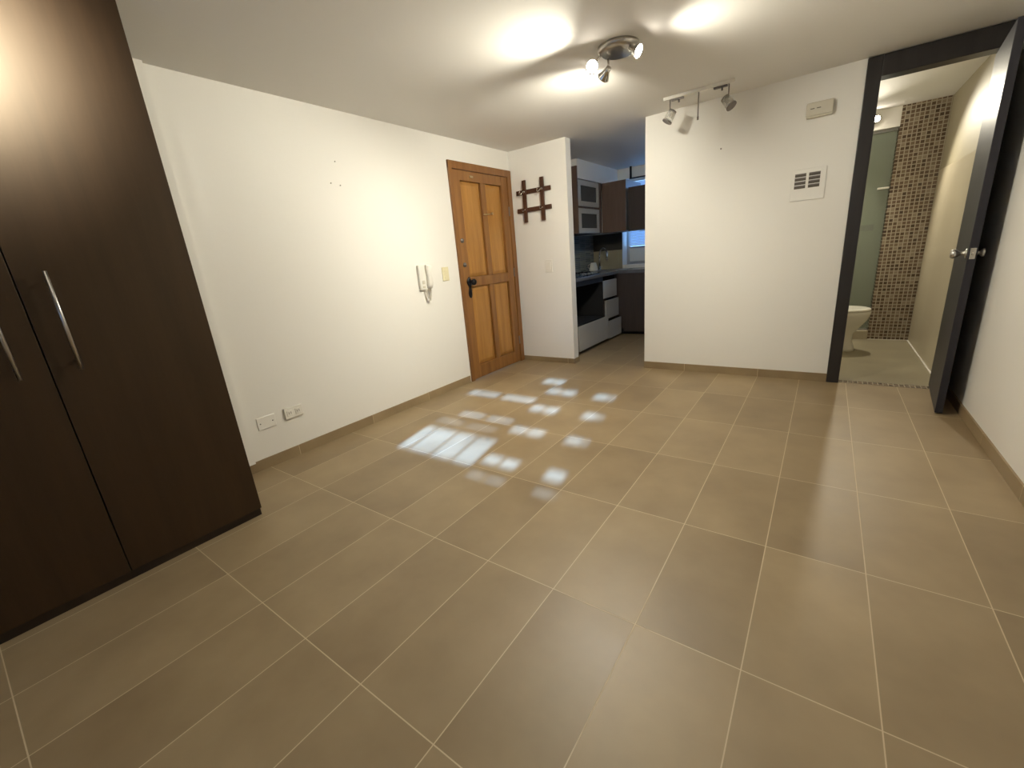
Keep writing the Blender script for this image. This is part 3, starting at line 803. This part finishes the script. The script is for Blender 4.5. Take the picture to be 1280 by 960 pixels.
ss = thing('shower_screen', 'greenish glass shower screen beside the mosaic pillar', 'shower screen', (2.8, 5.84, 0.09))
MB().box(BL + 0.004, 3.00, 5.845, 5.853, 0.11, 2.0).build('fixed_pane', M['shower_glass'], ss)
MB().box(2.97, 3.206, 5.820, 5.828, 0.11, 2.0).build('sliding_pane', M['shower_glass'], ss)
MB().box(BL + 0.004, 3.206, 5.812, 5.862, 0.092, 0.110, 0.002).build('rail', M['alu'], ss)
MB().box(BL + 0.004, 3.206, 5.812, 5.862, 2.0, 2.022, 0.002).build('rail', M['alu'], ss)
MB().box(3.115, 3.205, 5.790, 5.812, 1.490, 1.508, 0.004).box(3.125, 3.137, 5.80, 5.822, 1.492, 1.506).build('handle', M['white_plastic'], ss)
sd = thing('soap_shelf', 'small dark shelf on the shower wall', 'shelf', (3.11, 6.75, 1.12))
MB().box(3.055, 3.185, 6.64, 6.749, 1.105, 1.12, 0.003).box(3.055, 3.185, 6.64, 6.646, 1.12, 1.17, 0.002).box(3.055, 3.061, 6.646, 6.749, 1.12, 1.17).box(3.179, 3.185, 6.646, 6.749, 1.12, 1.17).build('tray', M['dull_metal'], sd)

bl2 = thing('bathroom_lamp', 'bright bathroom spot lamp on the white shower lintel', 'lamp', (3.03, 5.78, 2.11))
MB().lathe([(0.04, 0), (0.04, 0.012), (0.012, 0.02), (0.010, 0.03)], (3.03, 5.78, 2.12), (0, -1, 0), 24).build('wall_rose', M['chrome'], bl2)
MB().lathe([(0.0, -0.045), (0.016, -0.043), (0.022, -0.02), (0.030, 0.0), (0.026, 0.0), (0.018, -0.02), (0, -0.03)], (3.03, 5.715, 2.115), (0.0, -1.0, -0.45), 24).build('shade', M['chrome'], bl2)
MB().lathe([(0.0, -0.016), (0.018, -0.012), (0.024, 0.004), (0.018, 0.018), (0, 0.022)], (3.03, 5.715, 2.115), (0.0, -1.0, -0.45), 20).build('bulb', M['lamp_on_bath'], bl2)
L = bpy.data.lights.new('bathroom_beam', 'SPOT')
L.energy = 62.0
L.spot_size = math.radians(125)
L.spot_blend = 0.5
L.color = (1.0, 0.92, 0.74)
L.shadow_soft_size = 0.03
o = bpy.data.objects.new('bathroom_beam', L)
COL.objects.link(o)
o.location = (3.03, 5.675, 2.085)
o.rotation_euler = Vector((-0.15, -0.78, -0.80)).to_track_quat('-Z', 'Y').to_euler()
o.parent = bl2
o.matrix_parent_inverse = world(bl2).inverted()

# ------------------------------------------------------------------ window behind the camera with an added, light-shaping shutter
TANE, AZ = 0.40, -0.21     # sun slope and drift per metre travelled along +y
YW = YB - 0.05
w1 = thing('window_1', 'window behind the camera with an added light-shaping shutter', 'window', ((WX0 + WX1) / 2, YB, WZ0), kind='structure')
f = MB()
f.box(WX0, WX0 + 0.03, YB - 0.09, YB - 0.02, WZ0, WZ1, 0.002).box(WX1 - 0.03, WX1, YB - 0.09, YB - 0.02, WZ0, WZ1, 0.002)
f.box(WX0 + 0.03, WX1 - 0.03, YB - 0.09, YB - 0.02, WZ0, WZ0 + 0.03, 0.002).box(WX0 + 0.03, WX1 - 0.03, YB - 0.09, YB - 0.02, WZ1 - 0.03, WZ1, 0.002)
f.build('window_frame', M['alu'], w1)
# floor patches (x0, x1, y0, y1) where daylight falls, slots for them are cut into the added shutter
patches = [
    (0.505, 0.600, 1.615, 1.965), (0.616, 0.800, 1.615, 1.965), (0.816, 0.985, 1.615, 1.965), (1.002, 1.150, 1.615, 1.965),
    (1.205, 1.440, 1.68, 1.79), (1.235, 1.480, 1.525, 1.555),
    (1.085, 1.345, 2.13, 2.23), (0.985, 1.215, 2.53, 2.67), (0.885, 1.150, 2.95, 3.11), (0.70, 0.90, 3.20, 3.36),
    (1.635, 1.875, 1.67, 1.795), (1.670, 1.900, 1.535, 1.570),
    (1.520, 1.765, 2.12, 2.23), (1.430, 1.672, 2.54, 2.67), (1.330, 1.580, 2.95, 3.10),
    (0.22, 0.92, 2.69, 2.79), (0.52, 1.02, 2.25, 2.31), (0.44, 1.0, 2.085, 2.115)]
holes = []
for k, (x0, x1, y0, y1) in enumerate(patches):
    yc = (y0 + y1) / 2
    sh = -AZ * (yc - YW)
    parts = [(x0, x1)]
    if k >= 4:          # the small openings get a middle bar and less height, dimming their patches
        xm, wb = x0 + (x1 - x0) * 0.52, (x1 - x0) * 0.055
        parts = [(x0, xm - wb), (xm + wb * 0.5, x1)]
        dy = (y1 - y0) * 0.08
        y0, y1 = y0 + dy, y1 - dy
    for xa, xb in parts:
        holes.append((xa + sh, xb + sh, TANE * (y0 - YW), TANE * (y1 - YW)))
xs = sorted({WX0 + 0.03, WX1 - 0.03, *[h[0] for h in holes], *[h[1] for h in holes]})
zs = sorted({WZ0 + 0.03, WZ1 - 0.03, *[h[2] for h in holes], *[h[3] for h in holes]})
bm = MB()
vv = {}
def gv(i, j):
    if (i, j) not in vv:
        vv[(i, j)] = bm.bm.verts.new((xs[i], YW, zs[j]))
    return vv[(i, j)]
for i in range(len(xs) - 1):
    for j in range(len(zs) - 1):
        cx, cz = (xs[i] + xs[i + 1]) / 2, (zs[j] + zs[j + 1]) / 2
        if any(a < cx < b and c < cz < d for a, b, c, d in holes):
            continue
        bm.bm.faces.new((gv(i, j), gv(i + 1, j), gv(i + 1, j + 1), gv(i, j + 1)))
so = bm.build('slotted_gobo', M['gobo'], w1)  # added sheet out of view, its slots shape the sunlight on the floor
md = so.modifiers.new('thickness', 'SOLIDIFY')
md.thickness = 0.004
md.offset = 0.0

S = bpy.data.lights.new('sun', 'SUN')
S.energy = 36.0
S.angle = math.radians(0.75)
S.color = (0.25, 0.48, 1.0)
o = bpy.data.objects.new('sun', S)
COL.objects.link(o)
o.rotation_euler = Vector((AZ, 1.0, -TANE)).to_track_quat('-Z', 'Y').to_euler()
o.location = (2.5, -4, 3)

wd_ = bpy.data.worlds.new('sky')
sc.world = wd_
wd_.use_nodes = True
bg = wd_.node_tree.nodes['Background']
bg.inputs[0].default_value = (0.26, 0.52, 1.0, 1)
bg.inputs[1].default_value = 4.5

# ------------------------------------------------------------------ camera
cam = bpy.data.cameras.new('camera')
co = bpy.data.objects.new('camera', cam)
COL.objects.link(co)
cam.sensor_fit = 'HORIZONTAL'
cam.sensor_width = 36.0
cam.lens = 14.88752
cam.clip_start = 0.02
R = ((0.8133259, 0.5757332, -0.0838586), (0.0988276, -0.2787510, -0.9552649), (-0.5733534, 0.7686541, -0.2836137))
CAM_C = (2.76975, -0.02861, 1.14727)
m = Matrix(((R[0][0], -R[1][0], -R[2][0], CAM_C[0]), (R[0][1], -R[1][1], -R[2][1], CAM_C[1]), (R[0][2], -R[1][2], -R[2][2], CAM_C[2]), (0, 0, 0, 1)))
co.matrix_world = m
sc.camera = co

# ------------------------------------------------------------------ render settings
sc.view_settings.view_transform = 'Standard'
sc.view_settings.look = 'None'
sc.view_settings.gamma = 1.0
sc.view_settings.use_curve_mapping = False
sc.view_settings.exposure = 0.32
sc.cycles.max_bounces = 10
sc.cycles.diffuse_bounces = 7
sc.cycles.glossy_bounces = 4
sc.cycles.transparent_max_bounces = 12
sc.cycles.sample_clamp_indirect = 6.0
sc.cycles.use_denoising = True
